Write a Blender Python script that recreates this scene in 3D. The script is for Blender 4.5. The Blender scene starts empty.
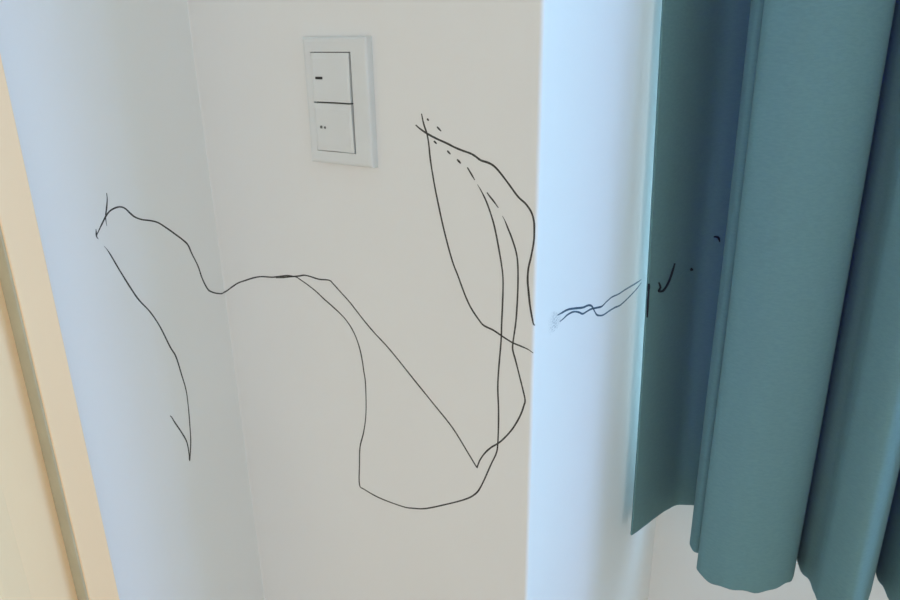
import bpy, bmesh, math, random
from mathutils import Vector, Matrix

random.seed(7)
scene = bpy.context.scene
col = scene.collection

# ---------------------------------------------------------------- room measurements (metres)
XL, D, XR, W = -.6924, .5348, -.2704, .99      # left wall, switch wall, pier return, window wall
CEIL = 2.35


# ---------------------------------------------------------------- materials
def new_mat(name):
    m = bpy.data.materials.new(name)
    m.use_nodes = True
    nt = m.node_tree
    return m, nt, nt.nodes['Principled BSDF']


def noise_bump(nt, bsdf, scale, strength, dist=.001, stretch=(1, 1, 1), detail=4):
    tc = nt.nodes.new('ShaderNodeTexCoord')
    mp = nt.nodes.new('ShaderNodeMapping')
    mp.inputs['Scale'].default_value = stretch
    nz = nt.nodes.new('ShaderNodeTexNoise')
    nz.inputs['Scale'].default_value = scale
    nz.inputs['Detail'].default_value = detail
    bp = nt.nodes.new('ShaderNodeBump')
    bp.inputs['Strength'].default_value = strength
    bp.inputs['Distance'].default_value = dist
    nt.links.new(tc.outputs['Object'], mp.inputs['Vector'])
    nt.links.new(mp.outputs['Vector'], nz.inputs['Vector'])
    nt.links.new(nz.outputs['Fac'], bp.inputs['Height'])
    nt.links.new(bp.outputs['Normal'], bsdf.inputs['Normal'])
    return mp, nz


def tint(nt, bsdf, vec, c0, c1, scale, detail=3):
    nz = nt.nodes.new('ShaderNodeTexNoise')
    nz.inputs['Scale'].default_value = scale
    nz.inputs['Detail'].default_value = detail
    rp = nt.nodes.new('ShaderNodeValToRGB')
    rp.color_ramp.elements[0].position = .35
    rp.color_ramp.elements[1].position = .65
    rp.color_ramp.elements[0].color = (*c0, 1)
    rp.color_ramp.elements[1].color = (*c1, 1)
    nt.links.new(vec, nz.inputs['Vector'])
    nt.links.new(nz.outputs['Fac'], rp.inputs['Fac'])
    nt.links.new(rp.outputs['Color'], bsdf.inputs['Base Color'])
    return rp


def surface(name, c0, c1, tscale, rough, bscale, bstr, stretch=(1, 1, 1), dist=.001, spec=.5):
    m, nt, b = new_mat(name)
    mp, _ = noise_bump(nt, b, bscale, bstr, dist, stretch)
    tint(nt, b, mp.outputs['Vector'], c0, c1, tscale)
    b.inputs['Roughness'].default_value = rough
    b.inputs['Specular IOR Level'].default_value = spec
    return m


M_WALL = surface('wall paint', (.79, .79, .765), (.81, .81, .785), 3, .75, 260, .10, dist=.0006, spec=.25)
M_CEIL = surface('ceiling paint', (.78, .78, .76), (.8, .8, .78), 4, .9, 200, .1)
M_FLOOR = surface('floor boards', (.34, .22, .12), (.46, .31, .18), 6, .45, 40, .1, (1, 12, 1))
M_CASING = surface('cream painted wood', (.97, .695, .42), (.98, .71, .435), 8, .5, 120, .08, (1, 1, .15), spec=.3)
M_DOOR = surface('cream door paint', (.97, .71, .43), (.98, .725, .445), 5, .5, 90, .06, (1, 1, .2), spec=.3)
M_STRIP = surface('olive grey strip', (.50, .45, .31), (.54, .49, .34), 30, .7, 200, .1)
M_PLASTIC = surface('white switch plastic', (.70, .72, .71), (.72, .74, .73), 20, .35, 400, .02, dist=.0003)
M_GAP = surface('dark switch recess', (.02, .022, .02), (.03, .03, .03), 20, .7, 100, .05)
M_INDICATOR = surface('black indicator', (.006, .006, .006), (.01, .01, .01), 30, .3, 100, .02)
M_SYMBOL = surface('grey printed symbol', (.10, .105, .10), (.16, .165, .16), 900, .6, 300, .02)
M_FRAME = surface('white window frame', (.75, .76, .76), (.78, .79, .79), 9, .4, 150, .03)
M_INK = surface('black pen ink', (.028, .028, .025), (.055, .054, .047), 220, .6, 900, .2, dist=.0002)
M_INK_THIN = surface('thin grey pen ink', (.075, .075, .072), (.15, .15, .145), 320, .6, 900, .2, dist=.0002)
M_INK_BLUE = surface('blue black pen ink', (.022, .055, .090), (.05, .10, .15), 260, .6, 900, .2, dist=.0002)
M_INK_CLOTH = surface('ink soaked in cloth', (.003, .006, .018), (.006, .010, .028), 300, .8, 900, .2, dist=.0002)


def smudge_material():
    m, nt, b = new_mat('rubbed ink smudge')
    b.inputs['Base Color'].default_value = (.30, .42, .50, 1)
    b.inputs['Roughness'].default_value = .8
    tc = nt.nodes.new('ShaderNodeTexCoord')
    nz = nt.nodes.new('ShaderNodeTexNoise')
    nz.inputs['Scale'].default_value = 700
    nz.inputs['Detail'].default_value = 5
    rp = nt.nodes.new('ShaderNodeValToRGB')
    rp.color_ramp.elements[0].position = .42
    rp.color_ramp.elements[1].position = .72
    rp.color_ramp.elements[0].color = (0, 0, 0, 1)
    rp.color_ramp.elements[1].color = (.5, .5, .5, 1)
    nt.links.new(tc.outputs['Object'], nz.inputs['Vector'])
    nt.links.new(nz.outputs['Fac'], rp.inputs['Fac'])
    # the rub mark is densest in its middle
    ds = nt.nodes.new('ShaderNodeVectorMath')
    ds.operation = 'DISTANCE'
    ds.inputs[1].default_value = SMUDGE_AT
    mr = nt.nodes.new('ShaderNodeMapRange')
    mr.interpolation_type = 'SMOOTHSTEP'
    mr.inputs['From Min'].default_value = .002
    mr.inputs['From Max'].default_value = .017
    mr.inputs['To Min'].default_value = 1
    mr.inputs['To Max'].default_value = 0
    mu = nt.nodes.new('ShaderNodeMath')
    mu.operation = 'MULTIPLY'
    nt.links.new(tc.outputs['Object'], ds.inputs[0])
    nt.links.new(ds.outputs['Value'], mr.inputs['Value'])
    nt.links.new(mr.outputs['Result'], mu.inputs[0])
    nt.links.new(rp.outputs['Color'], mu.inputs[1])
    nt.links.new(mu.outputs['Value'], b.inputs['Alpha'])
    return m


SMUDGE_AT = (XR, .5772, 1.0245)
M_SMUDGE = smudge_material()


def curtain_material():
    m, nt, b = new_mat('teal woven curtain')
    mp, nz = noise_bump(nt, b, 330, .35, .0006, (1, 1, 3.2))
    tint(nt, b, mp.outputs['Vector'], CURTAIN_C0, CURTAIN_C1, 160)
    b.inputs['Roughness'].default_value = .85
    b.inputs['Specular IOR Level'].default_value = .15
    b.inputs['Sheen Weight'].default_value = .08
    tr = nt.nodes.new('ShaderNodeBsdfTranslucent')
    tr.inputs['Color'].default_value = (.015, .05, .60, 1)
    mx = nt.nodes.new('ShaderNodeMixShader')
    mx.inputs['Fac'].default_value = .12
    out = nt.nodes['Material Output']
    nt.links.new(b.outputs['BSDF'], mx.inputs[1])
    nt.links.new(tr.outputs['BSDF'], mx.inputs[2])
    nt.links.new(mx.outputs['Shader'], out.inputs['Surface'])
    return m


CURTAIN_C0, CURTAIN_C1 = (.156, .295, .296), (.171, .318, .318)
M_CURTAIN = curtain_material()


def glass_material():
    m, nt, b = new_mat('window glass')
    t = nt.nodes.new('ShaderNodeBsdfTransparent')
    t.inputs['Color'].default_value = (.96, .98, .98, 1)
    g = nt.nodes.new('ShaderNodeBsdfGlossy')
    g.inputs['Roughness'].default_value = .02
    mx = nt.nodes.new('ShaderNodeMixShader')
    mx.inputs['Fac'].default_value = .05
    nt.links.new(t.outputs['BSDF'], mx.inputs[1])
    nt.links.new(g.outputs['BSDF'], mx.inputs[2])
    nt.links.new(mx.outputs['Shader'], nt.nodes['Material Output'].inputs['Surface'])
    return m


M_GLASS = glass_material()


# ---------------------------------------------------------------- mesh helpers
def link(name, bm, mat, parent=None, smooth=False):
    bmesh.ops.recalc_face_normals(bm, faces=bm.faces[:])
    me = bpy.data.meshes.new(name)
    bm.to_mesh(me)
    bm.free()
    me.materials.append(mat)
    if smooth:
        for p in me.polygons:
            p.use_smooth = True
    o = bpy.data.objects.new(name, me)
    col.objects.link(o)
    if parent is not None:
        o.parent = parent
        o.matrix_parent_inverse = Matrix.Translation(parent.location).inverted()
    return o


def structure(o):
    o['kind'] = 'structure'
    return o


def tag(o, label, cat, group=None):
    o['label'] = label
    o['category'] = cat
    if group:
        o['group'] = group
    return o


def empty(name, loc):
    o = bpy.data.objects.new(name, None)
    o.empty_display_size = .05
    o.location = loc
    col.objects.link(o)
    return o


def box(bm, a, b, bevel=0.0, seg=2):
    vs = [bm.verts.new((x, y, z)) for x in (a[0], b[0]) for y in (a[1], b[1]) for z in (a[2], b[2])]
    fs = [bm.faces.new([vs[i] for i in q]) for q in
          ((0, 1, 3, 2), (4, 6, 7, 5), (0, 4, 5, 1), (2, 3, 7, 6), (0, 2, 6, 4), (1, 5, 7, 3))]
    if bevel:
        es = list({e for f in fs for e in f.edges})
        bmesh.ops.bevel(bm, geom=es, offset=bevel, segments=seg, affect='EDGES', profile=.5)
    return bm


def prism(poly, z0, z1):
    """closed vertical prism over a plan outline"""
    bm = bmesh.new()
    lo = [bm.verts.new((x, y, z0)) for x, y in poly]
    hi = [bm.verts.new((x, y, z1)) for x, y in poly]
    n = len(poly)
    for i in range(n):
        bm.faces.new((lo[i], lo[(i + 1) % n], hi[(i + 1) % n], hi[i]))
    bm.faces.new(lo[::-1])
    bm.faces.new(hi)
    return bm


# ---------------------------------------------------------------- plan outlines
def corner_fillet(n):
    r = .0015
    return [(XL + r + r * math.cos(t), D - r + r * math.sin(t)) for t in [math.pi - math.pi / 2 * k / n for k in range(n + 1)]]


def corner_nose(n):
    r = .004
    return [(XR - r + r * math.cos(t), D + r + r * math.sin(t)) for t in [-math.pi / 2 + math.pi / 2 * k / n for k in range(n + 1)]]


WALL_PATH = [(XL, .20)] + corner_fillet(12) + corner_nose(6) + [(XR, W)]

CURTAIN_CONTROL = [(-.2540,.8130),(-.2490,.8300),(-.2380,.8750),(-.2249,.9143),(-.2065,.9260),(-.1880,.9280),
    (-.1765,.9080),(-.1765,.8700),(-.1801,.8420),(-.1740,.8290),(-.1670,.8260),(-.1575,.8320),(-.1500,.8210),
    (-.1582,.7985),(-.1520,.7870),(-.1360,.7815),(-.1182,.7803),(-.0960,.7880),(-.0729,.8040),(-.0575,.8250),(-.0535,.8440),
    (-.0570,.8720),(-.0640,.9020),(-.0605,.9130),(-.0555,.8950),(-.0525,.8760),(-.0440,.8600),(-.0330,.8460),(-.0255,.8300),(-.0185,.8195),
    (.0020,.8040),(.0150,.8055),(.0250,.8300),(.0295,.8750),(.0290,.9180),(.0325,.9260),(.0345,.9050),(.0516,.8657),
    (.0681,.8478),(.0900,.8350),(.1130,.8480),(.1230,.8900),(.1290,.9280),(.1370,.9220),(.1450,.8750),(.1620,.8780),
    (.1850,.8700),(.2080,.8800),(.2200,.9050),(.2300,.9300)]


def catmull(pts, n):
    out = []
    for i in range(len(pts) - 1):
        p0, p1, p2, p3 = pts[max(i - 1, 0)], pts[i], pts[i + 1], pts[min(i + 2, len(pts) - 1)]
        for k in range(n):
            t = k / n
            out.append(tuple(0.5 * (2 * b + (c - a) * t + (2 * a - 5 * b + 4 * c - d) * t * t + (3 * b - a - 3 * c + d) * t ** 3)
                             for a, b, c, d in zip(p0, p1, p2, p3)))
    out.append(tuple(pts[-1]))
    return out


CURTAIN_PATH = catmull(CURTAIN_CONTROL, 6)


def curtain_row(z):
    u = min(max((z - .63) / .67, 0.0), 1.0) ** 1.4
    row = []
    for x, y in CURTAIN_PATH:
        w = max(0.0, 1 - (x + .254) / .075) if x < -.179 else 0.0
        row.append((x - .006 * u, y - .030 * u * min(w, 1.0)))
    return row


STROKES = {
    'arc': [(0.1937, 1.0814), (0.1978, 1.0735), (0.2060, 1.0511), (0.2139, 1.0308), (0.2215, 1.0136), (0.2320, 0.9965), (0.2411, 0.9753), (0.2494, 0.9476), (0.2549, 0.9328), (0.2585, 0.9077), (0.2611, 0.8868), (0.2606, 0.8646), (0.2586, 0.8381), (0.2561, 0.8167), (0.2508, 0.7940), (0.2516, 0.8050), (0.2510, 0.8211), (0.2464, 0.8360), (0.2398, 0.8528), (0.2368, 0.8615), (0.2349, 0.8645)],
    'tick': [(0.2068, 1.1339), (0.2063, 1.1278), (0.2039, 1.1190), (0.2011, 1.1102), (0.2006, 1.1009)],
    'hook': [(0.1887, 1.1004), (0.1882, 1.0964), (0.1880, 1.0923), (0.1893, 1.0898)],
    'squiggle': [(0.1884, 1.0943), (0.1945, 1.1023), (0.2017, 1.1111), (0.2069, 1.1153), (0.2129, 1.1172), (0.2186, 1.1173), (0.2238, 1.1146), (0.2284, 1.1088), (0.2333, 1.1034), (0.2409, 1.0990), (0.2500, 1.0960), (0.2592, 1.0917), (0.2680, 1.0842), (0.2780, 1.0746), (0.2871, 1.0654), (0.2926, 1.0582), (0.2962, 1.0466), (0.3019, 1.0305), (0.3051, 1.0149), (0.3100, 1.0009), (0.3149, 0.9949), (0.3245, 0.9896), (0.3334, 0.9882), (0.3486, 0.9974), (0.3606, 1.0046), (0.3737, 1.0100), (0.3884, 1.0158), (0.4025, 1.0199), (0.4210, 1.0224), (0.4343, 1.0257), (0.4474, 1.0289), (0.4599, 1.0294), (0.4659, 1.0276), (0.4775, 1.0231), (0.4890, 1.0178), (0.4987, 1.0119), (0.5112, 1.0051), (0.5222, 0.9987), (0.5303, 0.9927), (0.5381, 0.9839), (0.5442, 0.9725), (0.5487, 0.9570), (0.5510, 0.9385), (0.5525, 0.9207), (0.5506, 0.8858), (0.5454, 0.8598), (0.5383, 0.8376), (0.5356, 0.8127), (0.5335, 0.7850), (0.5409, 0.7811), (0.5637, 0.7780), (0.5971, 0.7794), (0.6130, 0.7834), (0.6294, 0.7896), (0.6552, 0.8049), (0.6797, 0.8207), (0.6932, 0.8326), (0.7011, 0.8462), (0.7123, 0.8753), (0.7183, 0.8905), (0.7200, 0.9043), (0.7204, 0.9363), (0.7193, 0.9690), (0.7222, 1.0111), (0.7227, 1.0293), (0.7236, 1.0568), (0.7236, 1.0721), (0.7224, 1.0833), (0.7192, 1.0995), (0.7151, 1.1172), (0.7114, 1.1288), (0.7063, 1.1409), (0.7011, 1.1499), (0.6968, 1.1559)],
    'vee': [(0.4275, 1.0226), (0.4374, 1.0248), (0.4504, 1.0280), (0.4648, 1.0314), (0.4727, 1.0337), (0.4817, 1.0338), (0.4950, 1.0329), (0.5097, 1.0344), (0.5152, 1.0315), (0.5245, 1.0244), (0.5377, 1.0144), (0.5533, 0.9998), (0.5687, 0.9868), (0.5893, 0.9716), (0.6197, 0.9446), (0.6434, 0.9237), (0.6667, 0.9026), (0.6851, 0.8794), (0.6953, 0.8663), (0.6963, 0.8675), (0.6994, 0.8760), (0.7052, 0.8861), (0.7122, 0.8948), (0.7195, 0.9015), (0.7264, 0.9094), (0.7360, 0.9235), (0.7438, 0.9397), (0.7475, 0.9515), (0.7487, 0.9581), (0.7463, 0.9679), (0.7423, 0.9814), (0.7381, 0.9956), (0.7350, 1.0050), (0.7346, 1.0110), (0.7358, 1.0212), (0.7376, 1.0364), (0.7387, 1.0597), (0.7388, 1.0767), (0.7381, 1.0914), (0.7359, 1.1020), (0.7311, 1.1140), (0.7290, 1.1182), (0.7249, 1.1266), (0.7223, 1.1308)],
    'leafleft': [(0.6383, 1.2138), (0.6397, 1.2072), (0.6414, 1.2021), (0.6437, 1.1963), (0.6453, 1.1876), (0.6468, 1.1733), (0.6498, 1.1554), (0.6532, 1.1392), (0.6603, 1.1099), (0.6688, 1.0822), (0.6753, 1.0676), (0.6829, 1.0501), (0.6895, 1.0384), (0.6983, 1.0281), (0.7038, 1.0236), (0.7135, 1.0213), (0.7232, 1.0174), (0.7338, 1.0134), (0.7443, 1.0116), (0.7515, 1.0100), (0.7556, 1.0073)],
    'leafright': [(0.6314, 1.2036), (0.6361, 1.2005), (0.6440, 1.1966), (0.6548, 1.1926), (0.6649, 1.1895), (0.6733, 1.1865), (0.6817, 1.1842), (0.6892, 1.1825), (0.6943, 1.1805), (0.7002, 1.1773), (0.7084, 1.1756), (0.7144, 1.1727), (0.7211, 1.1667), (0.7294, 1.1579), (0.7373, 1.1494), (0.7449, 1.1439), (0.7505, 1.1372), (0.7530, 1.1295), (0.7535, 1.1208), (0.7533, 1.1117), (0.7511, 1.0980), (0.7489, 1.0876), (0.7484, 1.0765), (0.7496, 1.0655), (0.7513, 1.0536), (0.7537, 1.0416), (0.7552, 1.0353), (0.7568, 1.0347)],
    'dash_a': [(0.6441, 1.2096), (0.6466, 1.2079)],
    'dash_b': [(0.6548, 1.2032), (0.6592, 1.1996)],
    'dash_c': [(0.6510, 1.1905), (0.6543, 1.1883)],
    'dash_d': [(0.6653, 1.1829), (0.6688, 1.1802)],
    'dash_e': [(0.6756, 1.1761), (0.6797, 1.1729)],
    'dash_f': [(0.6864, 1.1700), (0.6901, 1.1649), (0.6940, 1.1596)],
    'dash_g': [(0.7065, 1.1498), (0.7096, 1.1464), (0.7137, 1.1424), (0.7181, 1.1375)],
    'wave_upper': [(0.8018, 1.0289), (0.8106, 1.0282), (0.8256, 1.0269), (0.8415, 1.0229), (0.8615, 1.0173), (0.8734, 1.0156), (0.8815, 1.0133), (0.8880, 1.0090), (0.8941, 1.0024), (0.9003, 0.9966), (0.9081, 0.9930), (0.9197, 0.9898), (0.9370, 0.9888), (0.9529, 0.9875), (0.9696, 0.9849), (0.9863, 0.9853), (1.0077, 0.9870), (1.0252, 0.9893), (1.0374, 0.9926)],
    'wave_lower': [(0.8077, 1.0204), (0.8157, 1.0207), (0.8246, 1.0216), (0.8355, 1.0208), (0.8445, 1.0185), (0.8536, 1.0146), (0.8623, 1.0102), (0.8708, 1.0094), (0.8811, 1.0087), (0.8900, 1.0071), (0.9010, 1.0044), (0.9141, 1.0017), (0.9270, 1.0030), (0.9423, 1.0035), (0.9627, 1.0009), (0.9835, 0.9999), (1.0054, 0.9983), (1.0236, 0.9970), (1.0374, 0.9967)],
    'smudge1': [(0.8012, 1.0286), (0.7966, 1.0292), (0.7918, 1.0293)],
    'smudge2': [(0.8071, 1.0206), (0.8025, 1.0209), (0.7991, 1.0201)],
    'smudge3': [(0.7957, 1.0262), (0.7905, 1.0280), (0.7866, 1.0280)],
}
CURTAIN_INK = {
    'edge_blot': [(0.0002, 0.9993), (0.0006, 0.9947), (-0.0002, 0.9897)],
    'edge_line': [(0.0007, 0.9934), (0.0003, 0.9806), (0.0006, 0.9688), (0.0006, 0.9557)],
    'hook_stroke': [(0.0212, 0.9956), (0.0252, 0.9886), (0.0221, 0.9847), (0.0316, 0.9822), (0.0415, 0.9884), (0.0489, 0.9984), (0.0554, 1.0125)],
    'dot': [(0.0937, 0.9963), (0.0979, 0.9943)],
    'curl': [(0.1290, 1.0348), (0.1321, 1.0349), (0.1352, 1.0333), (0.1366, 1.0285)],
}
WIN = (-.268, 3.45, .72, 2.10)      # window opening: x0, x1, z0, z1
WIN_W, WIN_COL = 95, (.30, .69, 1.0)
SKY_W, SKY_COL, SKY_LOC, SKY_SIZE = 10.5, (.42, .46, 1.0), (2.7, 1.56, 1.45), .8
AMB, AMB_COL = .548, (1.0, .98, .985)
LEAK_W, LEAK_COL = 4.0, (.78, .93, 1.0)
AMB_LOW, AMB_HIGH = .40, 2.45
EXPO = 0.07


# ---------------------------------------------------------------- pen strokes that follow a surface
def path_point(path, s):
    for i in range(len(path) - 1):
        (x0, y0), (x1, y1) = path[i], path[i + 1]
        seg = math.hypot(x1 - x0, y1 - y0)
        if s <= seg or i == len(path) - 2:
            t = s / seg if seg else 0
            return (x0 + (x1 - x0) * t, y0 + (y1 - y0) * t), ((y1 - y0) / seg, -(x1 - x0) / seg)
        s -= seg


def stroke_mesh(pts, place, width, taper0=.25, taper1=.25, rise=.0002, wobble=.18):
    """a low ridge of ink laid along a line drawn on a surface; place(s, z) gives the point and the normal"""
    line = catmull(pts, 5)
    dense = [line[0]]
    for p in line[1:]:
        if math.hypot(p[0] - dense[-1][0], p[1] - dense[-1][1]) > .0006:
            dense.append(p)
    if len(dense) < 2:
        dense = [line[0], line[-1]]
    bm = bmesh.new()
    rings = []
    n = len(dense)
    total = sum(math.hypot(dense[i + 1][0] - dense[i][0], dense[i + 1][1] - dense[i][1]) for i in range(n - 1))
    run = 0
    ww = 0
    for i, (s, z) in enumerate(dense):
        a, b = dense[max(i - 1, 0)], dense[min(i + 1, n - 1)]
        tx, tz = b[0] - a[0], b[1] - a[1]
        L = math.hypot(tx, tz) or 1
        tx, tz = tx / L, tz / L
        if i:
            run += math.hypot(s - dense[i - 1][0], z - dense[i - 1][1])
        ww = ww * .8 + random.uniform(-1, 1) * .35
        w = width * .5 * (1 + wobble * ww)
        fade = min(.012, total * .4)
        w *= min(1, taper0 + (1 - taper0) * run / fade) * min(1, taper1 + (1 - taper1) * (total - run) / fade)
        ring = []
        for k, h in ((-1, -.0001), (-.6, rise), (.6, rise), (1, -.0001)):
            P, N = place(s - tz * w * k, z + tx * w * k)
            ring.append(bm.verts.new((P[0] + N[0] * h, P[1] + N[1] * h, P[2])))
        rings.append(ring)
    for a, b in zip(rings, rings[1:]):
        for k in range(4):
            bm.faces.new((a[k], a[(k + 1) % 4], b[(k + 1) % 4], b[k]))
    bm.faces.new(rings[0][::-1])
    bm.faces.new(rings[-1])
    return bm


def on_wall(s, z):
    (x, y), n = path_point(WALL_PATH, s)
    return (x, y, z), n


def on_curtain(s, z):
    (x, y), n = path_point(curtain_row(z), s)
    return (x + n[0] * CLOTH * .5, y + n[1] * CLOTH * .5, z), n


CLOTH = .0024

# ---------------------------------------------------------------- the room shell
fil = corner_fillet(28)
nose = corner_nose(8)
structure(link('wall_left', prism([(XL, .298), (XL, fil[0][1]), (XL - .10, fil[0][1]), (XL - .10, .298)], 0, CEIL), M_WALL))
structure(link('wall_center', prism(fil + nose[:5] + [(XR - .03, D + .03), (XR - .10, D + .10), (XL - .10, D + .10), (XL - .10, fil[0][1])], 0, CEIL), M_WALL))
structure(link('wall_return', prism(nose[4:] + [(XR, W + .12), (XR - .10, W + .12), (XR - .10, D + .10), (XR - .03, D + .03)], 0, CEIL), M_WALL))

WX0, WX1, WZ0, WZ1 = WIN
XE = 3.6
bm = bmesh.new()
box(bm, (XR, W, 0), (XE, W + .12, WZ0))
box(bm, (XR, W, WZ1), (XE, W + .12, CEIL))
box(bm, (XR, W, WZ0), (WX0, W + .12, WZ1))
box(bm, (WX1, W, WZ0), (XE, W + .12, WZ1))
structure(link('wall_window', bm, M_WALL))
structure(link('floor', box(bmesh.new(), (XL - .1, -2.2, -.1), (XE + .1, W + .12, 0)), M_FLOOR))
structure(link('ceiling', box(bmesh.new(), (XL - .1, -2.2, CEIL), (XE + .1, W + .12, CEIL + .1)), M_CEIL))

# window: outer frame, middle mullion, two panes
wf = bmesh.new()
f = .022
yb = (W + .05, W + .09)
box(wf, (WX0, yb[0], WZ0), (WX0 + f, yb[1], WZ1), .002)
box(wf, (WX1 - f, yb[0], WZ0), (WX1, yb[1], WZ1), .002)
box(wf, (WX0 + f, yb[0], WZ0), (WX1 - f, yb[1], WZ0 + f), .002)
box(wf, (WX0 + f, yb[0], WZ1 - f), (WX1 - f, yb[1], WZ1), .002)
mid = (WX0 + WX1) / 2
box(wf, (mid - .022, yb[0], WZ0 + f), (mid + .022, yb[1], WZ1 - f), .002)
win = structure(link('window_1', wf, M_FRAME))
for a, b in ((WX0 + f, mid - .022), (mid + .022, WX1 - f)):
    link('window_pane', box(bmesh.new(), (a, W + .066, WZ0 + f), (b, W + .070, WZ1 - f)), M_GLASS, win)

# door frame strip on the left wall, standing proud of the door leaf set back beside it
CAS = [(-.030, .2965), (.0108, .2965), (.0116, .2968), (.0120, .2977), (.0120, .3268), (.0116, .3277), (.0108, .3280), (-.0004, .3280),
       (-.0004, .3010), (-.030, .3010)]
structure(link('trim_1', prism([(XL + a, y) for a, y in CAS], 0, 2.08), M_CASING))
bm = bmesh.new()
box(bm, (XL - .050, -.62, .008), (XL - .011, .2955, 2.05), .0015)
for z0, z1 in ((.16, 1.00), (1.12, 1.92)):
    outer = [bm.verts.new((XL - .0111, y, z)) for y, z in ((-.54, z0), (.2515, z0), (.2515, z1), (-.54, z1))]
    inner = [bm.verts.new((XL - .0045, y, z)) for y, z in ((-.515, z0 + .025), (.2265, z0 + .025), (.2265, z1 - .025), (-.515, z1 - .025))]
    for i in range(4):
        bm.faces.new((outer[i], outer[(i + 1) % 4], inner[(i + 1) % 4], inner[i]))
    bm.faces.new(inner)
    bm.faces.new(outer[::-1])
structure(link('door_1', bm, M_DOOR))
# olive grey strip covering the face of the step between frame strip and door leaf
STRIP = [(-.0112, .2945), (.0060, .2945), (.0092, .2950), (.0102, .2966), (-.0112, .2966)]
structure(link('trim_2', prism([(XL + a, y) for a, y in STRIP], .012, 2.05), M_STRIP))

# ---------------------------------------------------------------- curtain
bm = bmesh.new()
zs = [.63, .632, .636, .645, .66] + [.69 + i * .045 for i in range(37)]
zs = [z for z in zs if z < CEIL - .001] + [CEIL - .0015]
base = curtain_row(.63)
acc = [0]
for a, b in zip(base, base[1:]):
    acc.append(acc[-1] + math.hypot(b[0] - a[0], b[1] - a[1]))


def sag(s):
    """small unevenness of the hem"""
    return .0016 * math.sin(s * 105 + .6) + .0011 * math.sin(s * 231 + 2.0) + .0012 * math.sin(s * 47)


grid = []
for z in zs:
    rowp = curtain_row(z)
    k = max(0, 1 - (z - .63) / .05)
    row = []
    for i, (x, y) in enumerate(rowp):
        s = acc[i]
        live = min(1, s / .05)
        dy = .0022 * live * math.sin(z * 6.1 + s * 9) + .0012 * live * math.sin(z * 13.7 + s * 23)
        dx = .0010 * live * math.sin(z * 4.7 + s * 5.3)
        row.append(bm.verts.new((x + dx, y + dy, z + sag(s) * k * min(1, s / .3))))
    grid.append(row)
for a, b in zip(grid, grid[1:]):
    for i in range(len(a) - 1):
        bm.faces.new((a[i], a[i + 1], b[i + 1], b[i]))
curtain = link('curtain', bm, M_CURTAIN, None, True)
sol = curtain.modifiers.new('cloth thickness', 'SOLIDIFY')
sol.thickness = CLOTH
sol.offset = 0
tag(curtain, 'teal woven curtain hanging in deep folds, with ink marks near its left edge', 'curtain')
for key, w in (('edge_blot', .0042), ('edge_line', .0024), ('hook_stroke', .0030), ('dot', .0042), ('curl', .0028)):
    o = link('ink_mark', stroke_mesh(CURTAIN_INK[key], on_curtain, w, .5, .4, .0016), M_INK_CLOTH, curtain)
    o['label'] = {'edge_blot': 'dark ink blot on the curtain edge', 'edge_line': 'thin ink line down the curtain edge',
                  'hook_stroke': 'dark ink hook beside the curtain edge', 'dot': 'small ink dot in the dark fold',
                  'curl': 'small ink curl next to the lighter pleat'}[key]

# ---------------------------------------------------------------- light switch
sw = empty('light_switch', (-.4825, D, 1.1615))
tag(sw, 'white double rocker light switch on the wall above the pen scribbles', 'light switch')
PX0, PX1, PZ0, PZ1 = -.5212, -.4413, 1.1615, 1.2795
HX0, HX1, HZ0, HZ1 = -.5105, -.4603, 1.1738, 1.2662
PF = D - .0085
bm = bmesh.new()


def loop(x0, x1, z0, z1, y):
    return [bm.verts.new(v) for v in ((x0, y, z0), (x1, y, z0), (x1, y, z1), (x0, y, z1))]


loops = [loop(PX0, PX1, PZ0, PZ1, D + .0003), loop(PX0, PX1, PZ0, PZ1, PF + .0035), loop(PX0 + .0006, PX1 - .0006, PZ0 + .0006, PZ1 - .0006, PF + .0016),
         loop(PX0 + .002, PX1 - .002, PZ0 + .002, PZ1 - .002, PF + .0004), loop(PX0 + .0042, PX1 - .0042, PZ0 + .0042, PZ1 - .0042, PF),
         loop(HX0, HX1, HZ0, HZ1, PF), loop(HX0, HX1, HZ0, HZ1, D + .0003)]
for a, b in zip(loops, loops[1:]):
    for i in range(4):
        bm.faces.new((a[i], a[(i + 1) % 4], b[(i + 1) % 4], b[i]))
link('cover_plate', bm, M_PLASTIC, sw)
link('switch_body', box(bmesh.new(), (HX0 + .0001, D - .004, HZ0 + .0001), (HX1 - .0001, D + .0002, HZ1 - .0001)), M_GAP, sw)


def rocker(z0, z1, tilt):
    """key with a shallow hollow across its face, slightly tipped"""
    bm = bmesh.new()
    x0, x1 = -.5099, -.4624
    n = 16
    front, back = [], []
    for j in range(9):
        v = j / 8
        rowf = []
        for i in range(n + 1):
            u = i / n
            edge = min(u, 1 - u, v, 1 - v)
            rnd = .0007 * max(0, 1 - edge * 16) ** 2
            hollow = .0011 * math.sin(math.pi * u) ** 2
            y = PF - .0016 + rnd + hollow + tilt * (v - .5)
            rowf.append(bm.verts.new((x0 + (x1 - x0) * u, y, z0 + (z1 - z0) * v)))
        front.append(rowf)
    for a, b in zip(front, front[1:]):
        for i in range(n):
            bm.faces.new((a[i], a[i + 1], b[i + 1], b[i]))
    ring = front[0] + [r[-1] for r in front[1:]] + front[-1][-2::-1] + [r[0] for r in front[-2:0:-1]]
    rb = [bm.verts.new((v.co.x, D - .0035, v.co.z)) for v in ring]
    for i in range(len(ring)):
        k = (i + 1) % len(ring)
        bm.faces.new((ring[i], rb[i], rb[k], ring[k]))
    bm.faces.new(rb)
    return link('rocker', bm, M_PLASTIC, sw)


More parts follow.
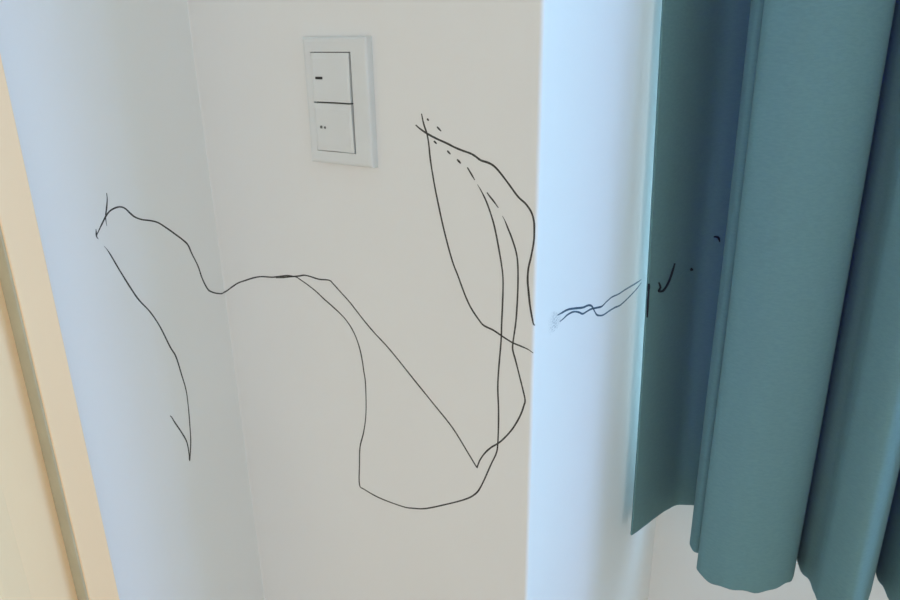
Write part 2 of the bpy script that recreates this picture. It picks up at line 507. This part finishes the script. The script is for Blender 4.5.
r1 = rocker(1.2210, 1.2654, .0010)
r2 = rocker(1.1744, 1.2195, -.0010)
o = link('indicator', box(bmesh.new(), (-.5046, PF - .0020, 1.2415), (-.4962, PF + .0006, 1.2439), .0004), M_INDICATOR, r1)
o['label'] = 'small black indicator window'
o = link('symbol', box(bmesh.new(), (-.5034, PF - .0019, 1.1957), (-.5005, PF + .0006, 1.1985), .0006), M_SYMBOL, r2)
o['label'] = 'small grey printed mark'
o = link('symbol', box(bmesh.new(), (-.4983, PF - .0019, 1.1957), (-.4963, PF + .0006, 1.1979), .0005), M_SYMBOL, r2)
o['label'] = 'small grey printed mark'

# ---------------------------------------------------------------- pen scribbles on the walls
LINES = [
    ('arc', 'pen_line', .0019, M_INK, .15, .5, 'thin arched pen line with a hooked lower end, beside the cream door trim'),
    ('tick', 'pen_line', .0018, M_INK, .6, .2, 'short upright pen tick crossing the left start of the long scribble'),
    ('hook', 'pen_line', .0018, M_INK, .4, .3, 'tiny pen hook at the far left tip of the long scribble'),
    ('squiggle', 'pen_scribble', .0020, M_INK, .5, .2, 'long black pen scribble running across the wall corner and looping round the bottom'),
    ('vee', 'pen_scribble', .0020, M_INK, .4, .2, 'black pen scribble slanting down to a sharp V and climbing back up'),
    ('leafleft', 'pen_line', .0021, M_INK, .7, .4, 'black pen curve forming the left side of the leaf shape below the switch'),
    ('leafright', 'pen_line', .0022, M_INK, .7, .6, 'thick black pen curve forming the right side of the leaf shape by the wall edge'),
    ('wave_upper', 'pen_line', .0026, M_INK_BLUE, .5, .3, 'wavy pen line on the bluish wall end, starting higher of the two'),
    ('wave_lower', 'pen_line', .0024, M_INK_BLUE, .5, .3, 'wavy pen line on the bluish wall end, starting lower of the two'),
]
for key, name, w, mat, t0, t1, label in LINES:
    tag(link(name, stroke_mesh(STROKES[key], on_wall, w, t0, t1), mat), label, 'pen scribble' if 'scribble' in name else 'pen line')
DASHES = [
    ('dash_a', 0.0022, 'short pen dash just right of the crossed tip of the leaf shape'),
    ('dash_b', 0.0022, 'pen dash above the right side of the leaf shape, second from its tip'),
    ('dash_c', 0.0022, 'pen dash inside the leaf shape, topmost of the row under its tip'),
    ('dash_d', 0.0022, 'pen dash inside the leaf shape, second in the row under its tip'),
    ('dash_e', 0.0024, 'pen dash inside the leaf shape, third in the row under its tip'),
    ('dash_f', 0.0021, 'long pen dash joining the dashed row to the inner line of the leaf shape'),
    ('dash_g', 0.0020, 'long slanting pen dash above the second inner line of the leaf shape'),
]
for key, w, label in DASHES:
    tag(link('pen_dash', stroke_mesh(STROKES[key], on_wall, w, .7, .5), M_INK), label, 'pen dash', 'pen dashes in the leaf shape')

# rubbed smudge at the left end of the wavy lines: an irregular film of ink on the paint
bm = bmesh.new()
cs, cz = .7935, 1.0245
rims = []
for m, h in ((1.0, -.00004), (.96, .00005), (.5, .00006)):
    rim = []
    for k in range(32):
        t = 2 * math.pi * k / 32
        r = m * (1 + .22 * math.sin(3 * t + 1) + .15 * math.sin(5 * t))
        P, N = on_wall(cs + .028 * r * math.cos(t), cz + .011 * r * math.sin(t))
        rim.append(bm.verts.new((P[0] + h, P[1], P[2])))
    rims.append(rim)
for a, b in zip(rims, rims[1:]):
    for k in range(32):
        bm.faces.new((a[k], a[(k + 1) % 32], b[(k + 1) % 32], b[k]))
bm.faces.new(rims[-1])
tag(link('ink_smudge', bm, M_SMUDGE), 'faint rubbed ink smudge at the left end of the two wavy pen lines', 'smudge')

# ---------------------------------------------------------------- daylight and room light
la = bpy.data.lights.new('window daylight', 'AREA')
la.shape = 'RECTANGLE'
la.size = WX1 - WX0
la.size_y = WZ1 - WZ0
la.energy = WIN_W
la.color = WIN_COL
lo = bpy.data.objects.new('window daylight', la)
lo.location = ((WX0 + WX1) / 2, W + .16, (WZ0 + WZ1) / 2)
lo.rotation_euler = (math.radians(-90), 0, 0)
col.objects.link(lo)

# bright open sky to the right of the house front, coming in slantwise through the window
ld = bpy.data.lights.new('slanting daylight', 'AREA')
ld.shape = 'RECTANGLE'
ld.size = SKY_SIZE
ld.size_y = 1.3
ld.energy = SKY_W
ld.color = SKY_COL
ld.spread = math.radians(100)
lo2 = bpy.data.objects.new('slanting daylight', ld)
lo2.location = SKY_LOC
aim = Vector((-.35, .62, 1.0)) - Vector(SKY_LOC)
lo2.rotation_euler = aim.to_track_quat('-Z', 'Y').to_euler()
col.objects.link(lo2)

# sky seen through the glass right behind the curtain
lb = bpy.data.lights.new('daylight behind the curtain', 'AREA')
lb.shape = 'RECTANGLE'
lb.size = .20
lb.size_y = WZ1 - WZ0
lb.energy = LEAK_W
lb.color = LEAK_COL
lo3 = bpy.data.objects.new('daylight behind the curtain', lb)
lo3.location = (WX0 + .11, W + .14, (WZ0 + WZ1) / 2)
lo3.rotation_euler = (math.radians(-90), 0, 0)
col.objects.link(lo3)

wd = bpy.data.worlds.new('World')
scene.world = wd
wd.use_nodes = True
bg = wd.node_tree.nodes['Background']
bg.inputs['Color'].default_value = (*AMB_COL, 1)
# the open side of the room behind the camera is the brighter one
wn = wd.node_tree
wtc = wn.nodes.new('ShaderNodeTexCoord')
wdot = wn.nodes.new('ShaderNodeVectorMath')
wdot.operation = 'DOT_PRODUCT'
wdot.inputs[1].default_value = (.50, -.84, .20)
wmap = wn.nodes.new('ShaderNodeMapRange')
wmap.interpolation_type = 'SMOOTHSTEP'
wmap.inputs['From Min'].default_value = .25
wmap.inputs['From Max'].default_value = 1.0
wmap.inputs['To Min'].default_value = AMB * AMB_LOW
wmap.inputs['To Max'].default_value = AMB * AMB_HIGH
wn.links.new(wtc.outputs['Generated'], wdot.inputs[0])
wn.links.new(wdot.outputs['Value'], wmap.inputs['Value'])
wn.links.new(wmap.outputs['Result'], bg.inputs['Strength'])

# ---------------------------------------------------------------- camera
cam = bpy.data.cameras.new('Camera')
cam.sensor_width = 36
cam.lens = 28.8
cam.clip_start = .02
co = bpy.data.objects.new('Camera', cam)
R = Vector((.83191866, .55470992, -.01443075))
U = Vector((-.18089317, .2956952, .93799879))
Bk = Vector((.52458434, -.77772826, .34633802))
co.matrix_world = Matrix(((R.x, U.x, Bk.x, 0), (R.y, U.y, Bk.y, 0), (R.z, U.z, Bk.z, 1.28), (0, 0, 0, 1)))
col.objects.link(co)
scene.camera = co

vs = scene.view_settings
vs.view_transform = 'Standard'
vs.look = 'None'
vs.gamma = 1
vs.use_curve_mapping = False
vs.exposure = EXPO
